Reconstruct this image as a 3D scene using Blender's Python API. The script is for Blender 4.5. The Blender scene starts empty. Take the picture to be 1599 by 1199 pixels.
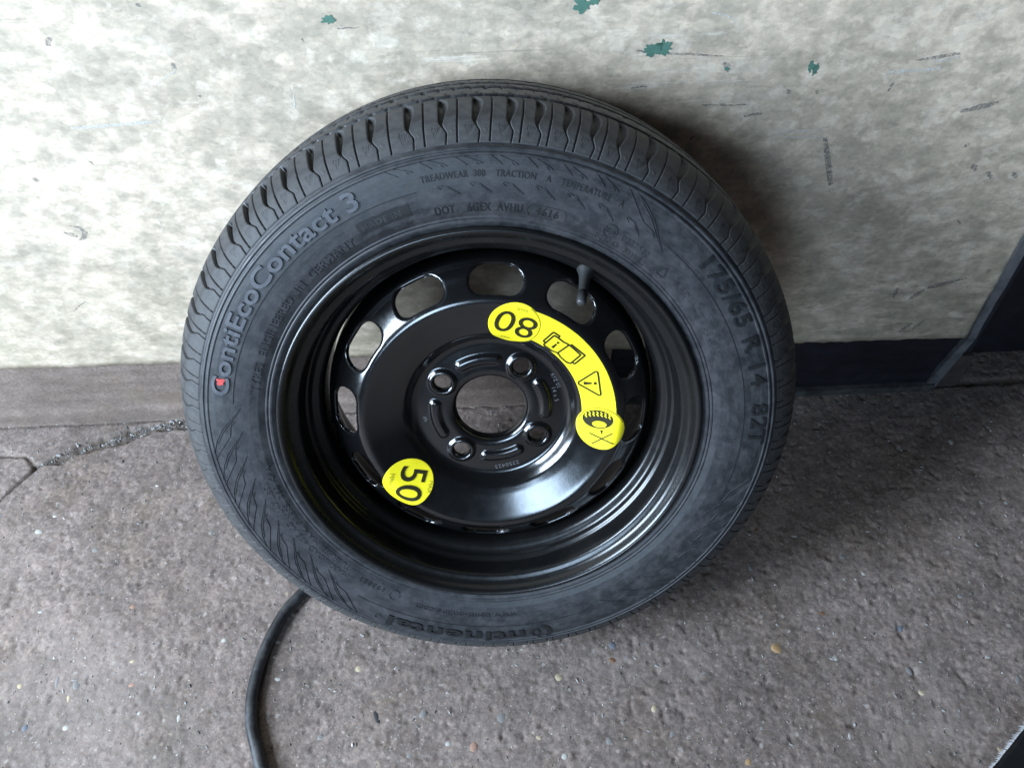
import bpy, bmesh, math, random
import numpy as np
from mathutils import Matrix, Vector
random.seed(7); rng = np.random.default_rng(11)
SC = bpy.context.scene
COL = SC.collection
rad = math.radians

# ------------------------------------------------------------------ camera
PITCH, ROLL, CAMH = 0.8813889, rad(-2.0), 0.9460066
fw = np.array([0, math.cos(PITCH), -math.sin(PITCH)]); rt = np.array([1., 0, 0]); up = np.cross(rt, fw)
R_ = math.cos(ROLL)*rt + math.sin(ROLL)*up; U_ = -math.sin(ROLL)*rt + math.cos(ROLL)*up
cam = bpy.data.cameras.new('camera'); cam.sensor_width = 36; cam.lens = 1320/1599*36
cam.clip_start = 0.02; cam.clip_end = 100
camo = bpy.data.objects.new('camera', cam); COL.objects.link(camo)
camo.matrix_world = Matrix(((R_[0], U_[0], -fw[0], 0), (R_[1], U_[1], -fw[1], 0), (R_[2], U_[2], -fw[2], CAMH), (0, 0, 0, 1)))
SC.camera = camo
# ------------------------------------------------------------------ light
w = bpy.data.worlds.new('World'); SC.world = w; w.use_nodes = True
bg = w.node_tree.nodes['Background']; bg.inputs[0].default_value = (0.9, 0.94, 1.0, 1); bg.inputs[1].default_value = 0.025
def area(name, loc, target, size, sizey, power, col):
    l = bpy.data.lights.new(name, 'AREA'); l.shape = 'RECTANGLE'; l.size = size; l.size_y = sizey
    l.energy = power; l.color = col
    o = bpy.data.objects.new(name, l); COL.objects.link(o); o.location = loc
    o.rotation_euler = (Vector(target)-Vector(loc)).to_track_quat('-Z', 'Y').to_euler()
    return o
area('side_doorway_daylight', (-1.80, -0.36, 1.12), (0.0, 0.45, 0.3), 0.80, 1.30, 160, (0.66, 0.82, 1.0))
area('open_door_daylight', (-0.85, -2.55, 1.30), (0.0, 0.55, 0.35), 0.72, 1.15, 54, (0.56, 0.76, 1.0))
SC.view_settings.view_transform = 'Standard'; SC.view_settings.look = 'None'
SC.view_settings.exposure = 0.0; SC.view_settings.gamma = 1.0
SC.render.engine = 'CYCLES'

# ------------------------------------------------------------------ helpers
def link(name, me, mat=None, parent=None, loc=None, smooth=True):
    o = bpy.data.objects.new(name, me); COL.objects.link(o)
    if mat is not None and not me.materials: me.materials.append(mat)
    if parent: o.parent = parent
    if loc is not None: o.location = loc
    if smooth: me.polygons.foreach_set('use_smooth', np.ones(len(me.polygons), bool))
    else: me.polygons.foreach_set('use_smooth', np.zeros(len(me.polygons), bool))
    return o
def mesh(name, V, Fc):
    me = bpy.data.meshes.new(name)
    me.from_pydata(np.asarray(V, float).tolist() if not isinstance(V, np.ndarray) else V, [], Fc)
    me.update(); return me
def tag(o, label=None, cat=None, group=None, kind=None):
    if label: o['label'] = label
    if cat: o['category'] = cat
    if group: o['group'] = group
    if kind: o['kind'] = kind
    return o
def gridfaces(nx, ny, wrapx=False):
    # index = i*ny + j
    I, J = np.meshgrid(np.arange(nx if wrapx else nx-1), np.arange(ny-1), indexing='ij')
    I2 = (I+1) % nx
    return np.stack([I*ny+J, I2*ny+J, I2*ny+J+1, I*ny+J+1], -1).reshape(-1, 4)
def sstep(x, a, b):
    t = np.clip((x-a)/(b-a), 0, 1); return t*t*(3-2*t)
def fbm2(xs, ys, lam, seed, octv=1, gain=.5):
    """smooth lattice noise on a rectilinear grid, result [len(xs), len(ys)], about -1..1"""
    out = 0; amp = 1
    for k in range(octv):
        g = np.random.default_rng(seed+k*17)
        def W(c):
            c = (c-c.min())/lam+g.random(); i = np.floor(c).astype(int); f = c-i
            return i, f*f*(3-2*f), i.max()+2
        i, f, n = W(xs); j, h, m = W(ys); G = g.random((n, m))*2-1; f = f[:, None]; h = h[None]
        A = G[i]*(1-f)+G[i+1]*f
        out = out + amp*(A[:, j]*(1-h)+A[:, j+1]*h); amp *= gain; lam *= .5
    return out

def slicebm(bm, step):
    xs_ = [v.co.x for v in bm.verts]; ys_ = [v.co.y for v in bm.verts]
    for ax, lo, hi in ((Vector((1, 0, 0)), min(xs_), max(xs_)), (Vector((0, 1, 0)), min(ys_), max(ys_))):
        q = lo+step
        while q < hi:
            bmesh.ops.bisect_plane(bm, geom=bm.verts[:]+bm.edges[:]+bm.faces[:], plane_co=ax*q, plane_no=ax, dist=1e-7); q += step

# ---- materials
def newmat(name):
    m = bpy.data.materials.new(name); m.use_nodes = True; nt = m.node_tree
    return m, nt, nt.nodes['Principled BSDF']
class NB:
    def __init__(s, nt): s.nt = nt; s.L = nt.links
    def n(s, t, **kw):
        d = s.nt.nodes.new(t)
        for k, v in kw.items(): setattr(d, k, v)
        return d
    def coords(s, scale=(1, 1, 1), rot=(0, 0, 0), kind='Object'):
        t = s.n('ShaderNodeTexCoord'); m = s.n('ShaderNodeMapping'); m.inputs['Scale'].default_value = scale; m.inputs['Rotation'].default_value = rot
        s.L.new(t.outputs[kind], m.inputs[0]); return m.outputs[0]
    def noise(s, vec, scale, detail=6, rough=.6, dist=0):
        d = s.n('ShaderNodeTexNoise'); d.inputs['Scale'].default_value = scale; d.inputs['Detail'].default_value = detail
        d.inputs['Roughness'].default_value = rough; d.inputs['Distortion'].default_value = dist; s.L.new(vec, d.inputs['Vector']); return d.outputs['Fac']
    def voro(s, vec, scale, out='Distance', feature='F1', rnd=1):
        d = s.n('ShaderNodeTexVoronoi'); d.feature = feature; d.inputs['Scale'].default_value = scale; d.inputs['Randomness'].default_value = rnd
        s.L.new(vec, d.inputs['Vector']); return d.outputs[out]
    def ramp(s, fac, stops, interp='LINEAR'):
        d = s.n('ShaderNodeValToRGB'); e = d.color_ramp.elements; d.color_ramp.interpolation = interp
        while len(e) < len(stops): e.new(.5)
        for el, (p, c) in zip(e, stops):
            el.position = p; el.color = (c, c, c, 1) if isinstance(c, (int, float)) else (*c, 1)
        s.L.new(fac, d.inputs[0]); return d.outputs[0]
    def mix(s, fac, a, b, mode='MIX'):
        d = s.n('ShaderNodeMix', data_type='RGBA', blend_type=mode)
        for sock, v in ((d.inputs[0], fac), (d.inputs[6], a), (d.inputs[7], b)):
            if isinstance(v, (int, float)): sock.default_value = v
            elif isinstance(v, tuple): sock.default_value = (*v, 1)
            else: s.L.new(v, sock)
        return d.outputs[2]
    def math(s, op, a, b=None):
        d = s.n('ShaderNodeMath', operation=op)
        for sock, v in ((d.inputs[0], a), (d.inputs[1], b)):
            if v is None: continue
            if isinstance(v, (int, float)): sock.default_value = v
            else: s.L.new(v, sock)
        return d.outputs[0]
    def daub(s, vec, scale, lo, hi, warp=.9):
        nz = s.n('ShaderNodeTexNoise'); nz.inputs['Scale'].default_value = scale*.9; nz.inputs['Detail'].default_value = 4; s.L.new(vec, nz.inputs['Vector'])
        sc = s.n('ShaderNodeVectorMath', operation='SCALE'); sc.inputs['Scale'].default_value = warp/scale; s.L.new(nz.outputs['Color'], sc.inputs[0])
        ad = s.n('ShaderNodeVectorMath', operation='ADD'); s.L.new(vec, ad.inputs[0]); s.L.new(sc.outputs[0], ad.inputs[1])
        v = s.n('ShaderNodeTexVoronoi'); v.inputs['Scale'].default_value = scale; s.L.new(ad.outputs[0], v.inputs['Vector'])
        sp = s.n('ShaderNodeSeparateColor'); s.L.new(v.outputs['Color'], sp.inputs[0])
        return s.ramp(sp.outputs[0], [(0, lo), (1, hi)])
    def bump(s, h, strength, dist, prev=None):
        d = s.n('ShaderNodeBump'); d.inputs['Strength'].default_value = strength; d.inputs['Distance'].default_value = dist
        s.L.new(h, d.inputs['Height'])
        if prev is not None: s.L.new(prev, d.inputs['Normal'])
        return d.outputs[0]

def rubber(name, clean, dusty, dustlo=.42, dusthi=.68, rough=(.52, .8), spec=.5, scale=14, polar=True):
    m, nt, b = newmat(name); k = NB(nt); co = k.coords(); L = nt.links
    fine = k.noise(co, 160, 4, .6)
    if polar:      # dust lies in rings and short rubbed arcs round the axle
        sx = k.n('ShaderNodeSeparateXYZ'); L.new(co, sx.inputs[0])
        r2 = k.math('ADD', k.math('MULTIPLY', sx.outputs[0], sx.outputs[0]), k.math('MULTIPLY', sx.outputs[1], sx.outputs[1]))
        r = k.math('SQRT', r2); an = k.math('ARCTAN2', sx.outputs[0], sx.outputs[1])
        cb = k.n('ShaderNodeCombineXYZ'); L.new(k.math('MULTIPLY', an, .16), cb.inputs[0]); L.new(r, cb.inputs[1]); L.new(k.math('MULTIPLY', sx.outputs[2], .6), cb.inputs[2])
        arcs = k.noise(cb.outputs[0], 95, 7, .66, .3); blot = k.noise(co, scale, 7, .62, .2)
        big = k.math('ADD', k.math('MULTIPLY', arcs, .72), k.math('MULTIPLY', blot, .28))
        cb2 = k.n('ShaderNodeCombineXYZ'); L.new(k.math('MULTIPLY', an, .05), cb2.inputs[0]); L.new(r, cb2.inputs[1])
        hair = k.noise(cb2.outputs[0], 620, 3, .6)
    else:
        big = k.noise(co, scale, 7, .62, .4); hair = fine
    f = k.ramp(big, [(dustlo, 0), (dusthi, 1)])
    col = k.mix(f, clean, dusty)
    col = k.mix(1.0, col, k.ramp(fine, [(.3, .80), (.7, 1.18)]), 'MULTIPLY')
    col = k.mix(1.0, col, k.ramp(hair, [(.32, .82), (.68, 1.16)]), 'MULTIPLY')
    sp = k.ramp(k.voro(co, 420), [(.05, 1), (.11, 0)])
    spm = k.math('MULTIPLY', sp, k.ramp(k.noise(co, 30, 3), [(.55, 0), (.62, .55)]))
    col = k.mix(spm, col, (.17, .16, .15))
    L.new(col, b.inputs['Base Color'])
    L.new(k.ramp(f, [(0, rough[0]), (1, rough[1])]), b.inputs['Roughness'])
    b.inputs['Specular IOR Level'].default_value = spec
    L.new(k.bump(hair, .12, .0004, k.bump(fine, .25, .0006)), b.inputs['Normal'])
    return m
M_rubber = rubber('tyre_rubber', (.0135, .0145, .017), (.040, .0402, .043), .42, .68, (.44, .72), .5, 26)
M_tread = rubber('tread_rubber', (.018, .018, .0195), (.060, .057, .055), .36, .70, (.58, .8), .5, 20)
M_dark = rubber('letter_rubber_dark', (.004, .0042, .005), (.011, .0115, .013), .5, .8, (.55, .7))
M_worn = rubber('letter_rubber_worn', (.042, .045, .054), (.085, .088, .10), .4, .65, (.5, .7))

def blackpaint(name, lo, hi, r0, r1, spec):
    m, nt, b = newmat(name); k = NB(nt); co = k.coords()
    b.inputs['Specular IOR Level'].default_value = spec
    n1 = k.noise(co, 9, 6, .6, .3); n2 = k.noise(co, 90, 5, .65); fine = k.noise(co, 700, 2, .5)
    dust = k.ramp(n1, [(.52, 0), (.75, .55)])
    col = k.mix(dust, lo, hi)
    sp = k.math('MULTIPLY', k.ramp(k.voro(co, 260), [(.03, 1), (.07, 0)]), k.ramp(k.noise(co, 22, 2), [(.58, 0), (.66, .35)]))
    col = k.mix(sp, col, (.16, .155, .15))
    nt.links.new(col, b.inputs['Base Color'])
    nt.links.new(k.ramp(n2, [(.3, r0), (.75, r1)]), b.inputs['Roughness'])
    bn = k.bump(fine, .05, .0003); nt.links.new(k.bump(n2, .04, .001, bn), b.inputs['Normal'])
    return m
M_paint = blackpaint('black_wheel_paint', (.0035, .0037, .0042), (.010, .0098, .0098), .14, .20, 1.0)
M_rimpaint = blackpaint('dusty_black_rim_paint', (.0055, .0055, .0057), (.013, .0122, .012), .21, .30, .5)
def plain(name, col, rough=.5, spec=.5, nscale=60, var=.25, bump=.2, bd=.0006, metal=0):
    m, nt, b = newmat(name); k = NB(nt); co = k.coords()
    n = k.noise(co, nscale, 6, .65)
    c = k.mix(1.0, col, k.ramp(n, [(.25, 1-var), (.75, 1+var)]), 'MULTIPLY')
    nt.links.new(c, b.inputs['Base Color']); b.inputs['Roughness'].default_value = rough; b.inputs['Specular IOR Level'].default_value = spec
    b.inputs['Metallic'].default_value = metal
    nt.links.new(k.bump(n, bump, bd), b.inputs['Normal'])
    return m
M_yellow = plain('yellow_vinyl', (.88, .74, .018), .38, .5, 35, .07, .05)
M_ink = plain('black_ink', (.022, .020, .006), .42, .4, 120, .3, .02)
M_inkpale = plain('pale_ink', (.34, .31, .02), .45, .4, 160, .25, .02)
M_red = plain('red_paint_mark', (.42, .055, .05), .7, .3, 200, .4, .2)
M_valve = plain('valve_rubber', (.022, .022, .022), .55, .4, 120, .3, .2)
M_green = plain('green_old_paint', (.075, .165, .125), .6, .4, 90, .35, .3)
M_steel = plain('worn_grey_edge', (.105, .105, .112), .6, .5, 45, .55, .5, .001)
M_blackbase = plain('black_base_paint', (.010, .010, .014), .55, .35, 30, .6, .3)
M_post = plain('dark_post_paint', (.018, .018, .024), .6, .4, 25, .6, .3)
M_brown = plain('brown_rust_paint', (.05, .04, .036), .75, .3, 40, .5, .4)

def wallmat():
    m, nt, b = newmat('scuffed_cream_paint'); k = NB(nt); co = k.coords()
    hs = k.coords((1, 1, 1.7)); hs1 = k.coords((1, 1, 1.5)); hs2 = k.coords((3.0, 3, 38), (0, rad(3), 0)); dg = k.coords((7, 7, 24), (0, rad(-30), 0))
    blot = k.noise(co, 4.5, 10, .62, 0); med = k.noise(hs, 8, 10, .66, .1); fine = k.noise(co, 85, 6, .7); crk = k.noise(hs, 22, 9, .66, .15); sm = k.noise(co, 48, 5, .6)
    c = k.mix(k.ramp(blot, [(.36, 0), (.64, 1)]), (.64, .565, .465), (.50, .445, .365))
    c = k.mix(k.ramp(crk, [(.47, 0), (.60, .75)]), c, (.40, .37, .305))
    c = k.mix(k.ramp(sm, [(.52, 0), (.60, .5)]), c, (.37, .345, .285))
    c = k.mix(k.ramp(sm, [(.38, .6), (.46, 0)]), c, (.68, .63, .545))
    c = k.mix(k.ramp(crk, [(.34, .7), (.42, 0)]), c, (.70, .655, .57))
    c = k.mix(k.ramp(med, [(.53, 0), (.72, .7)]), c, (.31, .285, .24))
    st = k.noise(hs2, 2.3, 7, .66, .1); msk = k.ramp(k.noise(co, 3.2, 3), [(.47, 0), (.62, 1)])
    c = k.mix(k.math('MULTIPLY', k.ramp(st, [(.59, 0), (.70, .6)]), msk), c, (.25, .235, .21))
    c = k.mix(k.math('MULTIPLY', k.ramp(st, [(.32, .7), (.40, 0)]), msk), c, (.70, .67, .61))
    d2 = k.noise(dg, 4, 7, .66, .2)
    sx = k.n('ShaderNodeSeparateXYZ'); nt.links.new(co, sx.inputs[0])
    low = k.ramp(sx.outputs['Z'], [(.16, 1), (.40, 0)])
    rgt = k.ramp(sx.outputs['X'], [(.15, 0), (.45, 1)])
    c = k.mix(k.math('MULTIPLY', k.math('MULTIPLY', k.ramp(d2, [(.50, 0), (.64, .75)]), low), rgt), c, (.15, .145, .13))
    lowm = k.math('MULTIPLY', low, k.ramp(crk, [(.38, .15), (.60, .75)]))
    c = k.mix(lowm, c, (.32, .30, .23))
    v = k.voro(k.coords((1, 1, .8)), 26); vm = k.ramp(k.noise(co, 13, 2), [(.58, 0), (.63, 1)])
    c = k.mix(k.math('MULTIPLY', k.ramp(v, [(.05, .75), (.11, 0)]), vm), c, (.14, .13, .12))
    c = k.mix(1.0, c, k.ramp(fine, [(.3, .90), (.7, 1.09)]), 'MULTIPLY')
    c = k.mix(1.0, c, k.daub(hs1, 75, .90, 1.07), 'MULTIPLY'); c = k.mix(1.0, c, k.daub(hs1, 190, .90, 1.08), 'MULTIPLY'); c = k.mix(1.0, c, k.daub(hs1, 22, .92, 1.06), 'MULTIPLY')
    scr = k.noise(k.coords((2.0, 2, 170), (0, rad(11), 0)), 1.6, 4, .6, .1); c = k.mix(k.math('MULTIPLY', k.ramp(scr, [(.655, 0), (.70, .5)]), msk), c, (.22, .21, .19))
    scr2 = k.noise(k.coords((150, 150, 2.2), (0, rad(-7), 0)), 1.6, 4, .6, .1); c = k.mix(k.ramp(scr2, [(.70, 0), (.75, .4)]), c, (.70, .68, .63))
    c = k.mix(1.0, c, (.985, .91, .845), 'MULTIPLY')
    nt.links.new(c, b.inputs['Base Color']); nt.links.new(k.ramp(med, [(.3, .45), (.7, .7)]), b.inputs['Roughness'])
    b1 = k.bump(fine, .18, .0010); nt.links.new(k.bump(crk, .15, .0022, b1), b.inputs['Normal'])
    return m
M_wall = wallmat()
def scuff(name, col):
    m, nt, b = newmat(name); k = NB(nt); co = k.coords()
    n = k.noise(co, 330, 6, .75); b.inputs['Base Color'].default_value = (*col, 1); b.inputs['Roughness'].default_value = .8
    nt.links.new(k.ramp(n, [(.38, 0), (.64, .85)]), b.inputs['Alpha']); return m
M_scuff = scuff('dark_scuff', (.20, .19, .175)); M_scrape = scuff('pale_scrape', (.62, .61, .58))

def concrete(name, lo, hi, brown, agg=True, wet=False):
    m, nt, b = newmat(name); k = NB(nt); co = k.coords()
    big = k.noise(co, 4.2, 7, .62, .4); med = k.noise(co, 34, 8, .7, .3); fine = k.noise(co, 230, 5, .7)
    c = k.mix(k.ramp(big, [(.34, 0), (.66, 1)]), lo, hi)
    c = k.mix(k.ramp(k.noise(co, 11, 6, .65), [(.5, 0), (.66, .6)]), c, brown)
    c = k.mix(1.0, c, k.ramp(med, [(.28, .76), (.72, 1.22)]), 'MULTIPLY')
    c = k.mix(1.0, c, k.ramp(fine, [(.3, .72), (.7, 1.25)]), 'MULTIPLY')
    if agg:
        c = k.mix(1.0, c, k.daub(co, 62, .88, 1.11), 'MULTIPLY'); c = k.mix(1.0, c, k.daub(co, 150, .84, 1.15), 'MULTIPLY'); c = k.mix(1.0, c, k.daub(co, 340, .84, 1.16), 'MULTIPLY')
        c = k.mix(k.ramp(k.noise(co, 2.6, 8, .68, .5), [(.50, 0), (.66, .55)]), c, (.30, .27, .255)); c = k.mix(k.ramp(k.noise(co, 3.4, 9, .66, .8), [(.54, 0), (.68, .6)]), c, (.105, .095, .088))
        for sc, lo_, hi_, thr, cols in ((105, .20, .27, .60, [(.0, (.30, .30, .31)), (.35, (.16, .155, .15)), (.6, (.40, .39, .38)), (.8, (.10, .10, .10)), (1, (.34, .29, .23))]),
                                  (240, .17, .23, .52, [(.0, (.62, .62, .62)), (.3, (.20, .19, .19)), (.6, (.44, .43, .42)), (.85, (.07, .07, .07)), (1, (.40, .33, .26))])):
            v = k.n('ShaderNodeTexVoronoi'); v.inputs['Scale'].default_value = sc; 
            wv = k.n('ShaderNodeVectorMath', operation='ADD'); nz = k.n('ShaderNodeTexNoise'); nz.inputs['Scale'].default_value = sc*1.5
            sc_ = k.n('ShaderNodeVectorMath', operation='SCALE'); sc_.inputs['Scale'].default_value = .6/sc
            nt.links.new(co, nz.inputs['Vector']); nt.links.new(nz.outputs['Color'], sc_.inputs[0]); nt.links.new(co, wv.inputs[0]); nt.links.new(sc_.outputs[0], wv.inputs[1])
            nt.links.new(wv.outputs[0], v.inputs['Vector'])
            sp = k.n('ShaderNodeSeparateColor'); nt.links.new(v.outputs['Color'], sp.inputs[0])
            keep = k.ramp(sp.outputs[0], [(thr, 0), (thr+.02, .62)])
            f = k.math('MULTIPLY', k.ramp(v.outputs['Distance'], [(lo_, 1), (hi_, 0)]), keep)
            c = k.mix(f, c, k.ramp(sp.outputs[1], cols))
    at = k.n('ShaderNodeAttribute'); at.attribute_name = 'dirt'
    c = k.mix(at.outputs['Fac'], c, (.075, .062, .050))
    c = k.mix(1.0, c, (.96, .865, .80), 'MULTIPLY')
    nt.links.new(c, b.inputs['Base Color']); nt.links.new(k.ramp(med, [(.3, .62), (.7, .9)]), b.inputs['Roughness'])
    b.inputs['Specular IOR Level'].default_value = .35
    b1 = k.bump(fine, .6, .0016); nt.links.new(k.bump(med, .16, .002, b1), b.inputs['Normal'])
    return m
M_floor = concrete('aggregate_concrete', (.155, .132, .122), (.235, .203, .190), (.165, .135, .112))
M_plinth = concrete('brown_grey_concrete', (.175, .150, .134), (.235, .203, .184), (.185, .152, .126), agg=False)

# ------------------------------------------------------------------ ground
D0, OM = 0.744292, 0.0130338                     # wall foot line  y = D0 + tan(OM) x
wy = lambda x, off=0.0: D0-off+math.tan(OM)*x
def axis(a, b, step, far):
    f = np.arange(a, b+1e-9, step); g = step*1.35**np.arange(1, 40); lo = a-np.cumsum(g); hi = b+np.cumsum(g)
    lo = lo[lo > -far]; hi = hi[hi < far]; return np.concatenate([[-far], lo[::-1], f, hi, [far]])
xs = axis(-.80, .84, .0021, 7.0); ys = axis(.20, .98, .0021, 7.0)
Z = (fbm2(xs, ys, .11, 1)*.0010 + fbm2(xs, ys, .030, 2)*.0004 + fbm2(xs, ys, .014, 3)*.00018 + fbm2(xs, ys, .0058, 4)*.0005)
pit = fbm2(xs, ys, .011, 21, 2); Z -= .0013*sstep(pit, .72, .98)
pit2 = fbm2(xs, ys, .0068, 22, 2); Z -= .0012*sstep(pit2, .80, 1.05)
nub = fbm2(xs, ys, .0085, 31, 2); Z += .0007*sstep(nub, .80, 1.0)
XX, YY = np.meshgrid(xs, ys, indexing='ij')
def dpoly(P):
    d = np.full(XX.shape, 9.); s = np.zeros(XX.shape); acc = 0
    for (ax, ay), (bx, by) in zip(P[:-1], P[1:]):
        L = math.hypot(bx-ax, by-ay); t = np.clip(((XX-ax)*(bx-ax)+(YY-ay)*(by-ay))/L/L, 0, 1)
        e = np.hypot(XX-ax-t*(bx-ax), YY-ay-t*(by-ay)); m = e < d; d[m] = e[m]; s[m] = (acc+t*L)[m]; acc += L
    return d, s
wob = fbm2(xs, ys, .02, 41, 2)*.004
dA, sA = dpoly([(-.652, .662), (-.596, .690), (-.506, .7227), (-.44, .733), (-.30, .738)])       # dirty crevice
dB, _ = dpoly([(-.75, .49), (-.683, .612), (-.652, .662), (-.672, .680), (-.72, .685)])           # thin crack
wA = np.interp(sA, [0, .07, .16, .24, .36], [.004, .010, .010, .006, .004])
cA = 1-sstep(dA+wob, wA*.35, wA*1.15); cB = 1-sstep(dB+wob*.25, .0008, .0032)
above = (YY > np.interp(XX, [-.75, -.652, -.596, -.506, -.44], [.72, .662, .690, .7227, .733])) & (XX < -.44)
Z = np.where(above, Z*.45+.0015, Z)
Z -= .0055*cA + .004*cB
Z += cA*fbm2(xs, ys, .007, 51, 1)*.0018
# joint along the foot of the wall
foot = D0+math.tan(OM)*XX; jt = 1-sstep(np.abs(YY-foot)+wob*.4, .002, .009); Z -= .002*jt
dirt = np.clip(cA*.75 + cB*.9 + jt*.55, 0, 1)
V = np.stack([XX, YY, Z], -1).reshape(-1, 3)
me = mesh('floor', V, gridfaces(len(xs), len(ys)))
at = me.attributes.new('dirt', 'FLOAT', 'POINT'); at.data.foreach_set('value', dirt.reshape(-1).astype(np.float32))
floor = tag(link('floor', me, M_floor), kind='structure')
def fz(x, y):
    return float(Z[min(np.searchsorted(xs, x), len(xs)-1), min(np.searchsorted(ys, y), len(ys)-1)])

def stone_mesh(seed, n=9):
    g = np.random.default_rng(seed); bm = bmesh.new(); bmesh.ops.create_icosphere(bm, subdivisions=2, radius=1)
    dirs = g.normal(size=(n, 3)); dirs /= np.linalg.norm(dirs, axis=1)[:, None]; cut = .72+.22*g.random(n)
    for v in bm.verts:
        p = np.array(v.co)
        for d, c in zip(dirs, cut):
            q = p@d
            if q > c: p = p-d*(q-c)*.85
        v.co = p
    me = bpy.data.meshes.new('stone'); bm.to_mesh(me); bm.free(); return me
stone_cols = {'tan': (.32, .20, .10), 'pink': (.32, .19, .14), 'white': (.38, .36, .33), 'blue': (.125, .13, .15), 'rust': (.17, .09, .05), 'grey': (.20, .185, .175), 'cream': (.42, .34, .23), 'dark': (.035, .033, .035)}
M_st = {k: plain('stone_'+k, v, .75, .35, 220, .3, .4) for k, v in stone_cols.items()}
# embedded and loose stones of the floor: x, y, half-length, half-width, turn, colour
STONES = [(-0.0558, 0.2784, 0.0076, 0.0103, 'pink'), (0.2928, 0.3758, 0.0103, 0.0101, 'tan'), (0.4407, 0.3194, 0.0057, 0.0044, 'cream'), (0.3549, 0.3608, 0.0051, 0.0036, 'white'), (0.144, 0.3122, 0.0042, 0.0053, 'cream'), (0.2837, 0.4771, 0.0055, 0.0069, 'grey'), (0.1057, 0.3841, 0.0066, 0.0074, 'blue'), (0.1047, 0.3675, 0.0066, 0.0046, 'rust'), (0.3008, 0.5289, 0.004, 0.004, 'rust'), (0.0146, 0.2847, 0.0055, 0.0043, 'cream'), (0.0914, 0.2788, 0.0069, 0.0077, 'grey'), (-0.0264, 0.3091, 0.0119, 0.0105, 'grey'), (-0.1861, 0.3674, 0.0066, 0.0064, 'cream'), (-0.2834, 0.4027, 0.0052, 0.0028, 'white'), (-0.2768, 0.3589, 0.0058, 0.0036, 'white'), (-0.1615, 0.3123, 0.0042, 0.0106, 'dark'), (-0.4734, 0.4906, 0.0055, 0.0049, 'grey'), (-0.4487, 0.3857, 0.0044, 0.0037, 'cream'), (-0.4256, 0.3269, 0.0036, 0.0044, 'white'), (-0.3802, 0.3177, 0.0035, 0.0079, 'white'), (-0.4428, 0.3574, 0.0058, 0.0036, 'pink'), (-0.5024, 0.3129, 0.0063, 0.0044, 'white'), (-0.5477, 0.3138, 0.0056, 0.0062, 'blue'), (-0.5109, 0.3454, 0.0036, 0.0072, 'cream'), (-0.5051, 0.3596, 0.0073, 0.0082, 'grey'), (-0.5283, 0.364, 0.0044, 0.0109, 'grey'), (-0.4664, 0.4541, 0.0062, 0.0058, 'pink'), (-0.5713, 0.3619, 0.0051, 0.0055, 'cream'), (-0.5773, 0.4509, 0.0054, 0.0029, 'white'), (0.3457, 0.5171, 0.0064, 0.003, 'white'), (0.4183, 0.4634, 0.0039, 0.0039, 'white'), (0.4059, 0.4554, 0.0023, 0.0029, 'white'), (0.3924, 0.4568, 0.0023, 0.0039, 'white'), (0.4829, 0.5764, 0.0042, 0.0052, 'grey'), (0.5911, 0.6513, 0.0043, 0.0076, 'white'), (0.348, 0.2768, 0.0027, 0.006, 'white'), (0.503, 0.2552, 0.0041, 0.0101, 'cream'), (0.3557, 0.4139, 0.0068, 0.0056, 'rust'), (0.4326, 0.3426, 0.0072, 0.0081, 'grey'), (0.5291, 0.3561, 0.0065, 0.0045, 'white'), (0.551, 0.3298, 0.005, 0.0089, 'grey'), (0.2346, 0.2526, 0.0054, 0.0076, 'tan'), (0.0394, 0.3514, 0.0087, 0.0072, 'cream'), (-0.1102, 0.3154, 0.0056, 0.0088, 'grey'), (-0.082, 0.2826, 0.0048, 0.0052, 'white'), (-0.1097, 0.4376, 0.0046, 0.0048, 'grey'), (0.2053, 0.3492, 0.0058, 0.0054, 'grey'), (0.257, 0.2879, 0.0048, 0.0043, 'grey'), (0.1596, 0.2845, 0.0041, 0.0069, 'grey'), (0.5235, 0.4303, 0.0068, 0.0057, 'grey'), (0.4395, 0.3935, 0.0059, 0.0065, 'blue'), (0.3981, 0.4857, 0.0071, 0.0059, 'grey'), (0.041, 0.2654, 0.0061, 0.0051, 'white'), (-0.1228, 0.2709, 0.0055, 0.0043, 'grey'), (-0.2213, 0.294, 0.0063, 0.0052, 'grey'), (-0.3469, 0.4066, 0.0045, 0.0047, 'white'), (-0.3838, 0.4396, 0.0046, 0.0038, 'grey'), (-0.4383, 0.5093, 0.0048, 0.005, 'white'), (-0.5323, 0.5307, 0.0073, 0.0061, 'grey'), (-0.6153, 0.5615, 0.0082, 0.0072, 'white'), (-0.391, 0.5526, 0.0049, 0.0061, 'grey'), (-0.6024, 0.5992, 0.0042, 0.0042, 'grey')]
SM = {c: [] for c in stone_cols}
for c in stone_cols:
    for q in range(3):
        m_ = stone_mesh(hash(c) % 97 + q if False else len(c)*13+q); m_.materials.append(M_st[c]); SM[c].append(m_)
for i, (x, y, a_, b_, c_) in enumerate(STONES):
    o = link('stone', SM[c_][i % 3], None, floor)
    hgt = min(a_, b_)*.34
    a_, b_ = a_*.82, b_*.82; o.scale = (a_, b_, hgt); o.rotation_euler = (random.uniform(-.15, .15), random.uniform(-.15, .15), random.uniform(-.5, .5))
    o.location = (x, y, fz(x, y)-hgt*.62)
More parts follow.
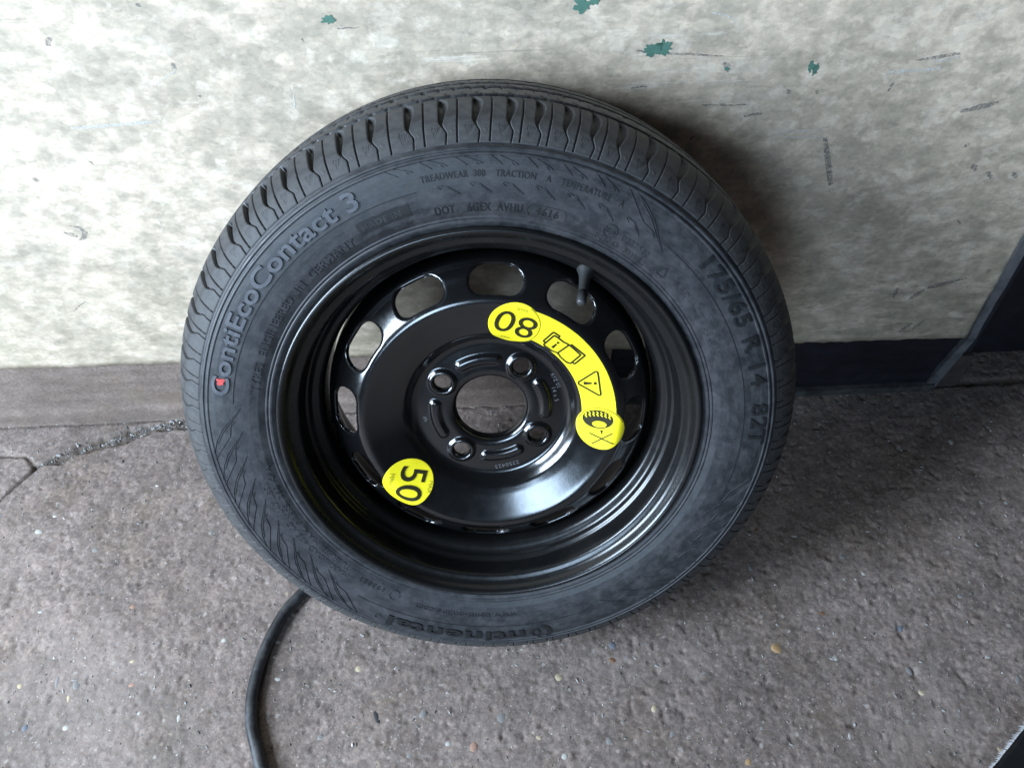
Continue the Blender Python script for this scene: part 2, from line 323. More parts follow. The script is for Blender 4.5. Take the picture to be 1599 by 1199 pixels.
# loose grit: too many and too small to count
def gritmesh():
    P, Fq = [], []; base = np.array([(1, 0, -.5), (-.5, .9, -.5), (-.6, -.8, -.5), (.1, .05, .8), (.5, .7, .1), (-.9, .1, .2)])
    tri = [(0, 2, 1), (0, 1, 4), (0, 4, 3), (0, 3, 2), (2, 3, 5), (1, 2, 5), (1, 5, 3), (1, 3, 4)]
    pts = []
    for _ in range(5200): pts.append((rng.uniform(-.80, .84), rng.uniform(.20, .735), rng.choice([.0007, .0010, .0014, .0021], p=[.45, .32, .17, .06])))
    for _ in range(620):
        t = rng.random()**.8; x = -.652+t*.25; y = np.interp(x, [-.652, -.596, -.506, -.44], [.662, .690, .7227, .733])+rng.normal()*.004*(1+math.sin(x*90))+.002
        pts.append((x, y, rng.choice([.0008, .0012, .0019, .0030], p=[.45, .35, .15, .05])))
    for _ in range(500):
        x = rng.uniform(-.8, .6); pts.append((x, wy(x)-abs(rng.normal())*.006-.001, rng.choice([.0008, .0013, .002])))
    for x, y, s in pts:
        an = rng.uniform(0, 6.28); sc = s*rng.uniform(.6, 1.4, 3)*np.array([1.25, .9, .65])
        q = base*sc; q = np.stack([q[:, 0]*math.cos(an)-q[:, 1]*math.sin(an), q[:, 0]*math.sin(an)+q[:, 1]*math.cos(an), q[:, 2]], -1)
        n = len(P)*6; P.append(q+np.array([x, y, fz(x, y)+s*.1])); Fq += [(a+n, b+n, c+n) for a, b, c in tri]
    return mesh('grit', np.concatenate(P), Fq)
m, nt, b = newmat('grit_stone'); k = NB(nt); gi = k.n('ShaderNodeNewGeometry')
nt.links.new(k.ramp(gi.outputs['Random Per Island'], [(0, (.10, .095, .09)), (.25, (.24, .235, .23)), (.55, (.17, .155, .14)), (.72, (.28, .27, .255)), (.86, (.13, .11, .09)), (.95, (.50, .48, .45)), (1, (.34, .25, .16))], 'CONSTANT'), b.inputs['Base Color'])
b.inputs['Roughness'].default_value = .95; b.inputs['Specular IOR Level'].default_value = .15
tag(link('grit', gritmesh(), m, floor, smooth=False), 'fine loose grit scattered over the concrete floor', kind='stuff')

# ------------------------------------------------------------------ wall panel, base, post
def prism(name, P0, P1):      # loft between two polygons of equal length, closed
    n = len(P0); V = list(P0)+list(P1)
    Fc = [tuple(range(n))[::-1], tuple(range(n, 2*n))]+[(i, (i+1) % n, n+(i+1) % n, n+i) for i in range(n)]
    return mesh(name, V, Fc)
def bevel(o, wd, seg=2):
    md = o.modifiers.new('bevel', 'BEVEL'); md.width = wd; md.segments = seg; md.limit_method = 'ANGLE'; return o
zb = lambda x: .1533+(x+.6414)*(.1313-.1533)/(.579+.6414)   # lower edge of the panel, slightly out of level
XR, XL, ZT, TH = .5885, -3.2, 2.3, .03
# panel front is a gently uneven sheet
nx, nz = 200, 90
gx = np.concatenate([np.linspace(XL, -.9, 20, endpoint=False), np.linspace(-.9, XR, nx)]); gt = np.concatenate([np.linspace(0, .28, 70, endpoint=False), np.linspace(.28, 1, 20)])
n1 = fbm2(gx, gt, .35, 61, 3)*.0011
zz = np.array([[zb(x)+(ZT-zb(x))*t for t in gt] for x in gx])
yy = np.array([[wy(x, TH) for t in gt] for x in gx])+n1
rag = np.zeros_like(zz); rag[:, 0] = np.interp(gx, gx, rng.normal(size=len(gx))*.0008)
V = np.stack([np.repeat(gx[:, None], len(gt), 1), yy, zz+rag], -1).reshape(-1, 3)
Fg = gridfaces(len(gx), len(gt)).tolist(); N = len(V); nt_ = len(gt)
B = V.copy(); B[:, 1] += .05
# side strips to a back sheet
bi = [i*nt_ for i in range(len(gx))]; ri = [(len(gx)-1)*nt_+j for j in range(nt_)]
bord = bi+ri[1:]
VB = V[bord].copy(); VB[:, 1] += .045
Fs = [(bord[i], N+i, N+i+1, bord[i+1]) for i in range(len(bord)-1)]
wall = tag(link('wall', mesh('wall', np.concatenate([V, VB]), Fg+Fs), M_wall), 'scuffed cream painted wall panel that the wheel leans against', 'wall')
def wally(x, z):
    t = (z-zb(x))/(ZT-zb(x)); i = int(np.clip(np.searchsorted(gx, x)-1, 0, len(gx)-2)); j = int(np.clip(np.searchsorted(gt, t)-1, 0, len(gt)-2))
    fx = (x-gx[i])/(gx[i+1]-gx[i]); ft = (t-gt[j])/(gt[j+1]-gt[j])
    return (yy[i, j]*(1-fx)+yy[i+1, j]*fx)*(1-ft)+(yy[i, j+1]*(1-fx)+yy[i+1, j+1]*fx)*ft
def onwall(poly, name, mat, lift):
    bm = bmesh.new(); bm.faces.new([bm.verts.new((x, z, 0)) for x, z in poly]); slicebm(bm, .006); me = bpy.data.meshes.new(name)
    bmesh.ops.recalc_face_normals(bm, faces=bm.faces); bm.to_mesh(me); bm.free()
    for v in me.vertices: x, z = v.co.x, v.co.y; v.co = (x, wally(x, z)-lift, z)
    return link(name, me, mat, wall, smooth=False)
def blob(cx, cz, rx, rz, n=22, jag=.3, rot=0):
    out = []; j = [1+rng.uniform(-jag, jag) for _ in range(n)]
    for i in range(n):
        a = -2*math.pi*i/n; q = .5*(j[i]+j[(i+1) % n]); x, z = rx*q*math.cos(a), rz*q*math.sin(a)
        out.append((cx+x*math.cos(rot)-z*math.sin(rot), cz+x*math.sin(rot)+z*math.cos(rot)))
    return out
for cx, cz, rx, rz in ((-.1483, .585, .0058, .0040), (.0726, .588, .0085, .0062), (.0825, .593, .005, .005), (.138, .5445, .0095, .0065), (.148, .5455, .0075, .0085), (.288, .5215, .0036, .0052), (.2925, .5185, .0032, .0058), (.2089, .523, .003, .0016)):
    onwall(blob(cx, cz, rx*.85, rz*.85, n=34, jag=.6), 'paint_chip', M_green, .0004)
def streak(pts, wds, name, mat, lift=.0003):
    L, Rr = [], []
    for i, (x, z) in enumerate(pts):
        a = pts[max(i-1, 0)]; b2 = pts[min(i+1, len(pts)-1)]; dx, dz = b2[0]-a[0], b2[1]-a[1]; q = math.hypot(dx, dz); w_ = wds[i]*.5
        L.append((x-dz/q*w_, z+dx/q*w_)); Rr.append((x+dz/q*w_, z-dx/q*w_))
    poly = L+Rr[::-1]
    return onwall(poly, name, mat, lift)
streak([(.3209, .4438), (.328, .425), (.336, .404), (.3429, .384)], [.004, .0055, .006, .005], 'scuff_mark', M_scuff)
streak([(-.461, .374), (-.452, .372), (-.4485, .365), (-.452, .358), (-.459, .354)], [.002, .004, .006, .005, .002], 'scuff_mark', M_scuff)
streak([(-.470, .366), (-.463, .362), (-.458, .360)], [.002, .006, .003], 'scuff_mark', M_scuff)
DK = [([(0.1238, 0.5445), (0.1622, 0.5397), (0.2037, 0.536)], 0.0027), ([(0.1211, 0.5081), (0.1362, 0.5081)], 0.0021), ([(0.1907, 0.4859), (0.2342, 0.4846)], 0.0028), ([(0.2353, 0.4719), (0.2518, 0.4739)], 0.0029), ([(0.1858, 0.4468), (0.1892, 0.454)], 0.0029), ([(0.368, 0.4913), (0.3709, 0.5012)], 0.0028), ([(0.3845, 0.5234), (0.4245, 0.528)], 0.0034), ([(0.4484, 0.4666), (0.4825, 0.4756)], 0.0058), ([(0.4698, 0.4251), (0.4733, 0.428)], 0.0037), ([(0.4868, 0.4024), (0.4928, 0.394)], 0.0054), ([(0.5059, 0.3934), (0.5135, 0.3832)], 0.0062), ([(0.5343, 0.3903), (0.54, 0.3818)], 0.0046), ([(0.5039, 0.2247), (0.5451, 0.238)], 0.0062), ([(0.4871, 0.2063), (0.5008, 0.2228)], 0.0063), ([(0.466, 0.2109), (0.4669, 0.227)], 0.0045), ([(0.5099, 0.1514), (0.5202, 0.1683)], 0.0056), ([(0.4945, 0.1488), (0.5058, 0.1634)], 0.0056), ([(0.4989, 0.3279), (0.505, 0.3212)], 0.0024), ([(-0.2923, 0.5507), (-0.2958, 0.5472)], 0.0046), ([(-0.2805, 0.5183), (-0.2786, 0.5169)], 0.0027), ([(-0.1748, 0.5697), (-0.1733, 0.5661)], 0.0019), ([(-0.1425, 0.5771), (-0.1218, 0.5774)], 0.0019), ([(-0.4076, 0.4527), (-0.4057, 0.4481)], 0.0022), ([(-0.5086, 0.2502), (-0.4877, 0.2646)], 0.0017), ([(0.2048, 0.5296), (0.2124, 0.5203)], 0.0061), ([(0.2709, 0.4992), (0.2743, 0.495)], 0.0042), ([(0.2992, 0.4958), (0.3012, 0.493)], 0.0028), ([(-0.3975, 0.5736), (-0.3895, 0.5791)], 0.0045), ([(-0.3062, 0.6067), (-0.3029, 0.6038)], 0.0037)]
LT = [([(0.2751, 0.4534), (0.3168, 0.4521)], 0.0018), ([(0.2766, 0.4467), (0.3188, 0.4446)], 0.0018), ([(-0.192, 0.5174), (-0.1965, 0.4996)], 0.0014), ([(-0.3179, 0.5298), (-0.2926, 0.5445)], 0.002), ([(0.3615, 0.5116), (0.412, 0.5138)], 0.0048), ([(0.4258, 0.5248), (0.3978, 0.5196)], 0.002), ([(-0.4104, 0.4905), (-0.3246, 0.4933)], 0.0035), ([(-0.3667, 0.3801), (-0.3659, 0.3627)], 0.0015), ([(0.1853, 0.5776), (0.2091, 0.5708)], 0.0019)]
def midpts(p):
    out = []
    for a, b2 in zip(p[:-1], p[1:]):
        for t in (0, .25, .5, .75): out.append((a[0]+(b2[0]-a[0])*t+rng.normal()*.0006, a[1]+(b2[1]-a[1])*t+rng.normal()*.0006))
    return out+[p[-1]]
for S, nm, mt in ((DK, 'scuff_mark', M_scuff), (LT, 'scrape_mark', M_scrape)):
    for p, wd in S:
        q = midpts(p); n = len(q); streak(q, [wd*(.35+.65*math.sin(math.pi*(i+.4)/(n-.2)))*rng.uniform(.7, 1.3) for i in range(n)], nm, mt)

# concrete base under the left half, black painted base under the right half
def basepiece(name, xa, xb, mat, zbot=-.02, lipz=None):
    xsn = np.linspace(xa, xb, 120 if xb-xa > .5 else 50); ts = np.linspace(0, 1, 26)
    nz_ = fbm2(xsn, ts, .06, 71+int(xa*10), 3)
    V = []
    for i, x in enumerate(xsn):
        top = zb(x)-.0015
        for j, t in enumerate(ts):
            z = zbot+(top-zbot)*t
            y = wy(x)-(TH-.004)*np.clip(z/top, 0, 1)+nz_[i, j]*.0012
            if t < .36: y -= .0022*sstep(np.array(.36-t), 0, .04)
            V.append((x, y, z))
    V = np.array(V); Fq = gridfaces(len(xsn), len(ts)).tolist()
    return mesh(name, V, Fq)
kerb = tag(link('base_kerb', basepiece('base_kerb', -3.2, .13, M_plinth), M_plinth), 'brown grey concrete base strip under the wall, left of the wheel', 'kerb')
base = tag(link('black_base_board', basepiece('black_base_board', .132, .5985, M_blackbase), M_blackbase), 'black painted base board under the wall, right of the wheel', 'base board')
# worn lower lip of the black base
lip = prism('worn_lip', [(.134, wy(.134)-.012, .0), (.134, wy(.134)-.012, .012), (.134, wy(.134), .014), (.134, wy(.134), 0)], [(.596, wy(.596)-.012, .0), (.596, wy(.596)-.012, .012), (.596, wy(.596), .014), (.596, wy(.596), 0)])
link('worn_lip', lip, plain('scraped_black_edge', (.045, .045, .044), .75, .3, 60, .8, .5), base, smooth=False)
# steel angle on the panel's free edge, running down to the floor
zs = np.linspace(-.01, 2.3, 260)
P = []
for z in zs:
    j = .0005*math.sin(z*61)+.0004*math.sin(z*143+1)+rng.normal()*.0003; yb = wy(.59, TH)
    sl = (TH-.002)*min(max(1-z/.13, 0), 1)
    x0, x1 = XR-.0035+j, XR+.0085+j*.5+.006*min(max(1-z/.15, 0), 1)
    P += [(x0, yb+sl-.0035, z), (x1-.002, yb+sl-.004, z), (x1, yb+sl-.002, z), (x1, yb+sl+.04, z), (x0, yb+sl+.04, z)]
P = np.array(P); n5 = len(zs); Fq = []
for i in range(n5-1):
    for q in range(5): a, b2 = i*5+q, i*5+(q+1) % 5; Fq.append((a, b2, b2+5, a+5))
edge = link('edge_trim', mesh('edge_trim', P, Fq), M_steel, wall, smooth=False)
edge['label'] = 'worn grey steel edge of the wall panel'
post = bpy.data.objects.new('door_post', None); COL.objects.link(post); post.location = (.62, wy(.62), 0)
tag(post, 'dark painted steel door post at the right edge of the wall', 'post')
def postbox(nm, xa, xb, ya, yb_, za, zb_, mt):
    o = link(nm, prism(nm, [(xa, ya, za), (xa, yb_, za), (xb, yb_, za), (xb, ya, za)][::-1], [(xa, ya, zb_), (xa, yb_, zb_), (xb, yb_, zb_), (xb, ya, zb_)][::-1]), mt, post, smooth=False)
    return bevel(o, .0025)
postbox('column', -.0185, .014, .004, .10, .06, 2.3, M_post)
postbox('foot', -.016, .0165, -.003, .10, -.01, .0615, M_brown)

o = link('door', prism('door', [(.64, wy(.64)+.055, -.01), (.64, wy(.64)+.055, 2.3), (.64, wy(.64)+.09, 2.3), (.64, wy(.64)+.09, -.01)], [(2.4, wy(2.4)+.055, -.01), (2.4, wy(2.4)+.055, 2.3), (2.4, wy(2.4)+.09, 2.3), (2.4, wy(2.4)+.09, -.01)]), M_blackbase, smooth=False)
tag(o, 'black painted door set back beyond the post at the right edge', 'door')
# ------------------------------------------------------------------ black mat corner, lower right
mv = [(.5362, .2784), (.512, .2585), (.4857, .2386), (.44, .205), (.62, -.05), (.95, .18), (.72, .43)]
mv = [(.72, .425), (.63, .352), (.5362, .2784), (.511, .258), (.4857, .2386), (.40, .172), (.62, -.12), (.94, .13)]
mat_ = tag(bevel(link('rubber_mat', prism('rubber_mat', [(x, y, .001) for x, y in mv], [(x, y, .012) for x, y in mv]), M_dark, smooth=False), .003), 'corner of a black rubber mat with a frayed pale edge, lower right', 'mat')
fr = []; Fq = []
for i in range(330):
    t = i/330; x = .72-.32*t; y = .425-.253*t; L = rng.uniform(.0015, .0042); n = len(fr); wd = rng.uniform(.0004, .0009)
    dx, dy = -.62, .78; x += rng.normal()*.0004
    fr += [(x-wd*.78, y-wd*.62, .011), (x+wd*.78, y+wd*.62, .011), (x+dx*L+rng.normal()*.0008, y+dy*L, .006), (x, y, .013)]; Fq += [(n, n+1, n+2), (n, n+2, n+3), (n+1, n+3, n+2), (n, n+3, n+1)]
fo = link('frayed_edge', mesh('frayed_edge', fr, Fq), plain('pale_fray', (.36, .36, .37), .9, .2), mat_, smooth=False); fo['kind'] = 'stuff'

# ------------------------------------------------------------------ hose
hp = [(-.02, .655), (-.10, .625), (-.165, .575), (-.215, .520), (-.2583, .4638), (-.2797, .4342), (-.2955, .3894), (-.301, .3452), (-.297, .3101), (-.2869, .2829), (-.270, .245), (-.235, .185), (-.17, .10), (-.06, -.02)]
def crom(p, n=24):
    p = [np.array(q, float) for q in p]; p = [2*p[0]-p[1]]+p+[2*p[-1]-p[-2]]; out = []
    for i in range(1, len(p)-2):
        for t in np.linspace(0, 1, n, endpoint=False):
            a, b2, c, d = p[i-1:i+3]; out.append(.5*((2*b2)+(c-a)*t+(2*a-5*b2+4*c-d)*t*t+(3*b2-a-3*c+d)*t**3))
    return np.array(out+[p[-2]])
hc = crom(hp, 60); HR = .0068
tg = np.gradient(hc, axis=0); tg /= np.linalg.norm(tg, axis=1)[:, None]
ng = 20; th = np.linspace(0, 2*np.pi, ng, endpoint=False)
V = []
for i, (q, t_) in enumerate(zip(hc, tg)):
    rr = HR*(1+.012*math.sin(i*1.9)); nrm = np.array([-t_[1], t_[0]])
    for a in th: V.append((q[0]+nrm[0]*rr*math.cos(a), q[1]+nrm[1]*rr*math.cos(a), HR-.0005+rr*math.sin(a)))
Fq = [(i*ng+j, i*ng+(j+1) % ng, (i+1)*ng+(j+1) % ng, (i+1)*ng+j) for i in range(len(hc)-1) for j in range(ng)]
Fq += [tuple(range(ng))[::-1], tuple(range((len(hc)-1)*ng, len(hc)*ng))]
M_hose = rubber('hose_rubber', (.016, .0165, .019), (.055, .054, .056), .42, .72, (.42, .65), .5, 60, False)
tag(link('air_hose', mesh('air_hose', V, Fq), M_hose), 'black rubber hose curving over the floor from behind the wheel', 'hose')

# ================================================================== the wheel
# local frame: x right, y up along the leaning wheel, z = outboard axle direction; angle phi clockwise from the top
TILT, PSI = 0.3907480, 0.0020598
aa = Vector((math.sin(PSI)*math.cos(TILT), -math.cos(PSI)*math.cos(TILT), math.sin(TILT)))
E1 = Vector((0, 0, 1)).cross(aa).normalized(); E2 = aa.cross(E1)
CEN = Vector((-0.021495, 0.53787, 0.2868))
BASE = Vector((0, -.2845, -.062))
M3 = Matrix((E1, E2, aa)).transposed()
wheel = bpy.data.objects.new('spare_wheel', None); COL.objects.link(wheel)
wheel.matrix_world = Matrix.Translation(CEN+M3 @ BASE) @ M3.to_4x4()
tag(wheel, 'black steel car wheel with worn tyre and yellow stickers, leaning on the wall', 'wheel')
OFFS = -BASE
def wpart(name, me, mat, smooth=True, parent=None):
    return link(name, me, mat, parent or wheel, OFFS if parent is None else None, smooth)
def polar(r, ph, s):
    return np.stack([r*np.sin(ph), r*np.cos(ph), np.broadcast_to(s, np.shape(r))+0*np.asarray(ph)], -1)
def lathe(prof, n, dz=None, closed=False):
    prof = np.array(prof); m_ = len(prof); ph = np.linspace(0, 2*np.pi, n, endpoint=False)
    Rr = np.repeat(prof[None, :, 0], n, 0); Ss = np.repeat(prof[None, :, 1], n, 0); Ph = np.repeat(ph[:, None], m_, 1)
    if dz is not None: Rr, Ss = dz(Rr, Ss, Ph)
    V = np.stack([Rr*np.sin(Ph), Rr*np.cos(Ph), Ss], -1).reshape(-1, 3)
    Fq = gridfaces(n, m_, True)
    if closed:
        i = np.arange(n); i2 = (i+1) % n
        Fq = np.concatenate([Fq, np.stack([i*m_+m_-1, i2*m_+m_-1, i2*m_, i*m_], -1)])
    return V, Fq
def resample(P, step):
    P = np.array(P, float); d = np.r_[0, np.cumsum(np.hypot(*np.diff(P, axis=0).T))]; n = max(int(d[-1]/step), 2); q = np.linspace(0, d[-1], n+1)
    return np.stack([np.interp(q, d, P[:, 0]), np.interp(q, d, P[:, 1])], -1)
def smoothp(P, k, it=2):
    P = P.copy()
    for _ in range(it):
        Q = np.concatenate([np.repeat(P[:1], k, 0), P, np.repeat(P[-1:], k, 0)]); ker = np.ones(2*k+1)/(2*k+1)
        S = np.stack([np.convolve(Q[:, i], ker, 'valid') for i in (0, 1)], -1); S[0], S[-1] = P[0], P[-1]; P = S
    return P

# ---------------- tyre
SW = np.array([(.186, .0745), (.1925, .0795), (.1958, .0822), (.1985, .0838), (.2003, .0842), (.2012, .0836), (.2022, .0843), (.2032, .0846), (.2040, .0842), (.21, .0866), (.2175, .0881), (.225, .0889), (.2315, .0893), (.24, .0892), (.2475, .0887), (.2530, .0878), (.2537, .0884), (.2552, .0880), (.2560, .0868), (.2572, .0866), (.2578, .0873), (.2596, .0867), (.2604, .0850), (.2622, .0836)])
swz = lambda r: np.interp(r, SW[:, 0], SW[:, 1])
BK = np.array([(.2900, .0432), (.2896, .047), (.2884, .0535), (.2858, .0605), (.2815, .0685), (.2770, .0742), (.2720, .0786), (.2670, .0820), (.2620, .0844)])
BKs = smoothp(resample(BK, .0002), 8)
nrm = np.gradient(BKs, axis=0); nrm = np.stack([-nrm[:, 1], nrm[:, 0]], -1); nrm /= np.linalg.norm(nrm, axis=1)[:, None]
if nrm[0, 0] < 0: nrm = -nrm
under = BKs[::20]-nrm[::20]*.0052
crown = lambda s: .2917-.0017*(np.abs(s)/.043)**2
def rib(sa, sb): return [(crown(sa)-.006, sa), (crown(sa)-.0006, sa-.0003), (crown(sa-.0012), sa-.0012)]+[(crown(s), s) for s in np.linspace(sa-.003, sb+.003, 5)]+[(crown(sb+.0012), sb+.0012), (crown(sb)-.0006, sb+.0003), (crown(sb)-.006, sb)]
front = resample(SW, .00045).tolist() + under[::-1].tolist()
cr = [(.2845, .0400)]+rib(.0365, .0145)+[(.2855, .0095)]+rib(.0072, -.0072)+[(.2855, -.0095)]+rib(-.0145, -.0365)+[(.2845, -.040), (.2845, -.0425), (.2895, -.0432)]
rear = [(r, -s) for r, s in BKs[::24]]+[(r, -s) for r, s in resample(SW, .002)[::-1]]
prof = front+cr+rear
def notch(Rr, Ss, Ph):
    # short sipes cut into the rib edges, following the pitch
    d = np.degrees(Ph)
    for s0, sg, off in ((.0365, 1, 0), (.0145, -1, 1.4), (.0072, 1, 2.2), (-.0145, 1, 0.6), (-.0365, -1, 2.0)):
        ins = sg*(s0-Ss); msk = (ins > -.0006) & (ins < .0055)
        ang = np.abs(((d+off+ins*300) % 2.61)-1.3); Rr = np.where(msk & (ang < .17) & (Rr > .287), Rr-.0022, Rr)
    return Rr, Ss
V, Fq = lathe(prof, 1440, notch)
tyre = wpart('tyre', mesh('tyre', V, Fq[:, ::-1]), M_rubber)
tyre['label'] = 'dusty black rubber tyre with moulded lettering'

# shoulder tread blocks, one object per pitch
def blockmesh(P_deg):
    Wm = rad(P_deg)*.281                       # pitch in metres at the shoulder
    dl = np.r_[0, np.cumsum(np.hypot(*np.diff(BKs, axis=0).T))]; Ltot = dl[-1]
    nu = 118; uu = np.linspace(0, 1, nu); sp = np.stack([np.interp(uu*Ltot, dl, BKs[:, i]) for i in (0, 1)], -1); nn = np.stack([np.interp(uu*Ltot, dl, nrm[:, i]) for i in (0, 1)], -1)
    nxx = int(Wm/.00040); xx = np.linspace(0, Wm, nxx)
    Xg, Ug = np.meshgrid(xx, uu, indexing='ij')
    sh = np.interp(uu, [0, .08, .3, .60, .66, .80, .84, 1.0], [-.0016, .0, .0004, .0, .0005, .0050, .0053, .0040])   # run of the groove
    wide = np.interp(Ug, [0, .06, .16, .30, .45, .60, .70, .74, 1], [.0014, .0036, .0070, .0080, .0068, .0044, .0018, .0011, .0010])
    dep = np.interp(Ug, [0, .08, .3, .6, .72, .95, 1.0], [.0055, .0055, .0054, .0046, .0022, .0018, .0010])
    f = np.clip(Xg/wide, 0, 1); h = -dep*(1-f**3.0)
    h += -.0004*(1-sstep(np.abs(Xg-wide-.0003), 0, .0006))*0
    # sipe
    xs_ = Wm*.56+np.interp(Ug, [0, .08, .5, 1], [-.0010, .0004, .0002, -.0012])-np.interp(Ug, [0, .08, .3, .60, .66, .80, .84, 1.0], [-.0016, .0, .0004, .0, .0005, .0050, .0053, .0040])
    ws = np.interp(Ug, [0, .04, .10, .16, .97, .99], [.0004, .0007, .0009, .00055, .0005, 0])
    h -= .0022*(1-sstep(np.abs(Xg-xs_), ws*.55, ws*.55+.0005))*(Ug < .975)
    # hatch ticks beside the kink of the next groove
    xr = Wm-Xg
    for q in range(5):
        line = (xr-.0002-q*.0015)-(Ug-.70)*Ltot*.95
        inreg = (Ug > .70) & (Ug < .875) & (xr < .0100)
        h -= .00034*(1-sstep(np.abs(line)*.72, .00010, .00042))*inreg
    # small moulded pip
    dd = np.hypot(Xg-(wide+.0045), (Ug-.80)*Ltot); h += .00025*(1-sstep(np.abs(dd-.0009), .0001, .0006))
    # rounded edges and shallow scallop
    h -= .0007*(1-sstep(Ug, 0, .035))+.0006*(1-sstep(1-Ug, 0, .03))+.0004*(1-sstep(xr, 0, .0009))
    Rr = sp[None, :, 0]+nn[None, :, 0]*h; Ss = sp[None, :, 1]+nn[None, :, 1]*h
    Ph = (Xg+sh[None, :])/.281
    # skirts
    def ext(A, rows): return A
    V = np.stack([Rr*np.sin(Ph), Rr*np.cos(Ph), Ss], -1)
    Rd = sp[None, :, 0]-nn[None, :, 0]*.0056+0*Xg; Sd = sp[None, :, 1]-nn[None, :, 1]*.0056+0*Xg
    Vd = np.stack([Rd*np.sin(Ph), Rd*np.cos(Ph), Sd], -1)
    idx = np.arange(nxx*nu).reshape(nxx, nu); N = nxx*nu; Fq = gridfaces(nxx, nu)[:, ::-1].tolist(); Vx = []; 
    loop = list(idx[0, ::-1])+list(idx[1:, 0])+list(idx[-1, 1:])+list(idx[-2:0:-1, -1])
    low = Vd.reshape(-1, 3)[loop]; n = len(loop)
    for i in range(n): j = (i+1) % n; Fq.append((loop[i], loop[j], N+j, N+i))
    return mesh('tread_block', np.concatenate([V.reshape(-1, 3), low]), Fq)
seq = [5.5, 4.6, 5.5, 4.6, 4.6, 4.6, 5.5, 5.5, 5.5, 6.3, 5.5, 5.5, 5.5, 4.6, 4.6, 4.6, 4.6, 5.5, 6.3, 6.3]
start = -63.6; tot = sum(seq); g = random.Random(5)
while tot < 360-9: p_ = g.choice([4.6, 4.6, 5.5, 5.5, 6.3]); seq.append(p_); tot += p_
rest = 360-tot
seq += [rest] if rest < 7 else [rest/2, rest/2]
cache = {}; ang = start
for p_ in seq:
    key = round(p_, 2)
    if key not in cache: cache[key] = blockmesh(p_); cache[key].materials.append(M_tread)
    o = link('tread_block', cache[key], None, tyre); o.rotation_euler = (0, 0, -rad(ang)); ang += p_

# ---------------- moulded lettering
def textmesh(s, extrude=.0, bold=0.0, spacing=1.0, res=4):
    cu = bpy.data.curves.new('t', 'FONT'); cu.body = s; cu.size = 1; cu.extrude = extrude; cu.offset = bold; cu.space_character = spacing; cu.resolution_u = res
    ob = bpy.data.objects.new('t', cu); COL.objects.link(ob); bpy.context.view_layer.update()
    dg = bpy.context.evaluated_depsgraph_get(); me = bpy.data.meshes.new_from_object(ob.evaluated_get(dg))
    bpy.data.objects.remove(ob); bpy.data.curves.remove(cu); return me
def sidewall_text(s, ph0, ph1, r0, cap, mat, h=.0006, bold=.012, spacing=1.0, name='lettering', ref='E', slant=0):
    me = textmesh(s, .5, bold, spacing); rf = textmesh(ref, 0, bold); ch = max(v.co.y for v in rf.vertices); bpy.data.meshes.remove(rf)
    x0 = min(v.co.x for v in me.vertices); x1 = max(v.co.x for v in me.vertices)
    rc = r0+cap*.5; sx = rad(ph1-ph0)*rc/(x1-x0); sy = cap/ch
    bm = bmesh.new(); bm.from_mesh(me)
    for v in bm.verts: v.co = ((v.co.x-x0)*sx, v.co.y*sy, (v.co.z+.5)*h)
    slicebm(bm, .0035)
    for v in bm.verts:
        r = r0+v.co.y; p = rad(ph0)+v.co.x/rc; z = swz(r)-.0004*(v.co.z < h*.5)+v.co.z
        v.co = (r*math.sin(p), r*math.cos(p), float(z))
    bm.to_mesh(me); bm.free(); me.materials.clear()
    return link(name, me, mat, tyre, smooth=False)
sidewall_text('ContiEcoContact 3', -77.6, -23.4, .2355, .0150, M_worn, .0013, .018, 1.02)
sidewall_text('175/65 R 14  82T', 48.9, 94.6, .2372, .0142, M_dark, .0013, .006, 1.1)
sidewall_text('ntinental', 174.2, 208.2, .2402, .0138, M_dark, .0013, .022, 1.08)
sidewall_text('TREADWEAR  300    TRACTION    A    TEMPERATURE    A', -10.8, 28.8, .2372, .0052, M_dark, .0005, .004, 1.1)
sidewall_text('DOT    6GEX  AVHU', -9.6, 9.3, .2090, .0068, M_dark, .0005, .008, 1.12)
sidewall_text('4616', 12.2, 17.3, .2090, .0064, M_dark, .0005, .006, 1.15)
sidewall_text('TYRES  ENGINEERED  IN  GERMANY', -75.6, -28.6, .2105, .0066, M_rubber, .0006, .008, 1.1)
sidewall_text('www.conti-online.com', 175.4, 203.0, .2160, .0060, M_dark, .0005, .006, 1.1)
sidewall_text('0237502', 32.2, 39.4, .2135, .0046, M_rubber, .0005, .0, 1.2)
sidewall_text('028065  S1WR2', 26.6, 40.2, .2052, .0046, M_rubber, .0005, .0, 1.2)
sidewall_text('193883', 213.0, 220.3, .2115, .0048, M_dark, .0005, .002, 1.1)
sidewall_text('MAX. LOAD 475 KG (1047 LBS)', 223.5, 258.0, .2162, .0054, M_rubber, .0005, .0, 1.1)
sidewall_text('TUBELESS', 224.6, 233.8, .2082, .0056, M_rubber, .0005, .002, 1.1)
sidewall_text('MAX. PRESS. 350 KPA', 236.0, 263.0, .2085, .0050, M_rubber, .0005, .0, 1.1)
sidewall_text('RADIAL TUBELESS', 48.6, 70.0, .2120, .0050, M_rubber, .0004, .0, 1.2)
sidewall_text('MADE IN', -25.5, -16.5, .2165, .0052, M_rubber, .0005, .004, 1.1)
sidewall_text('E4', 28.0, 30.4, .2142, .0036, M_rubber, .0006, .004)
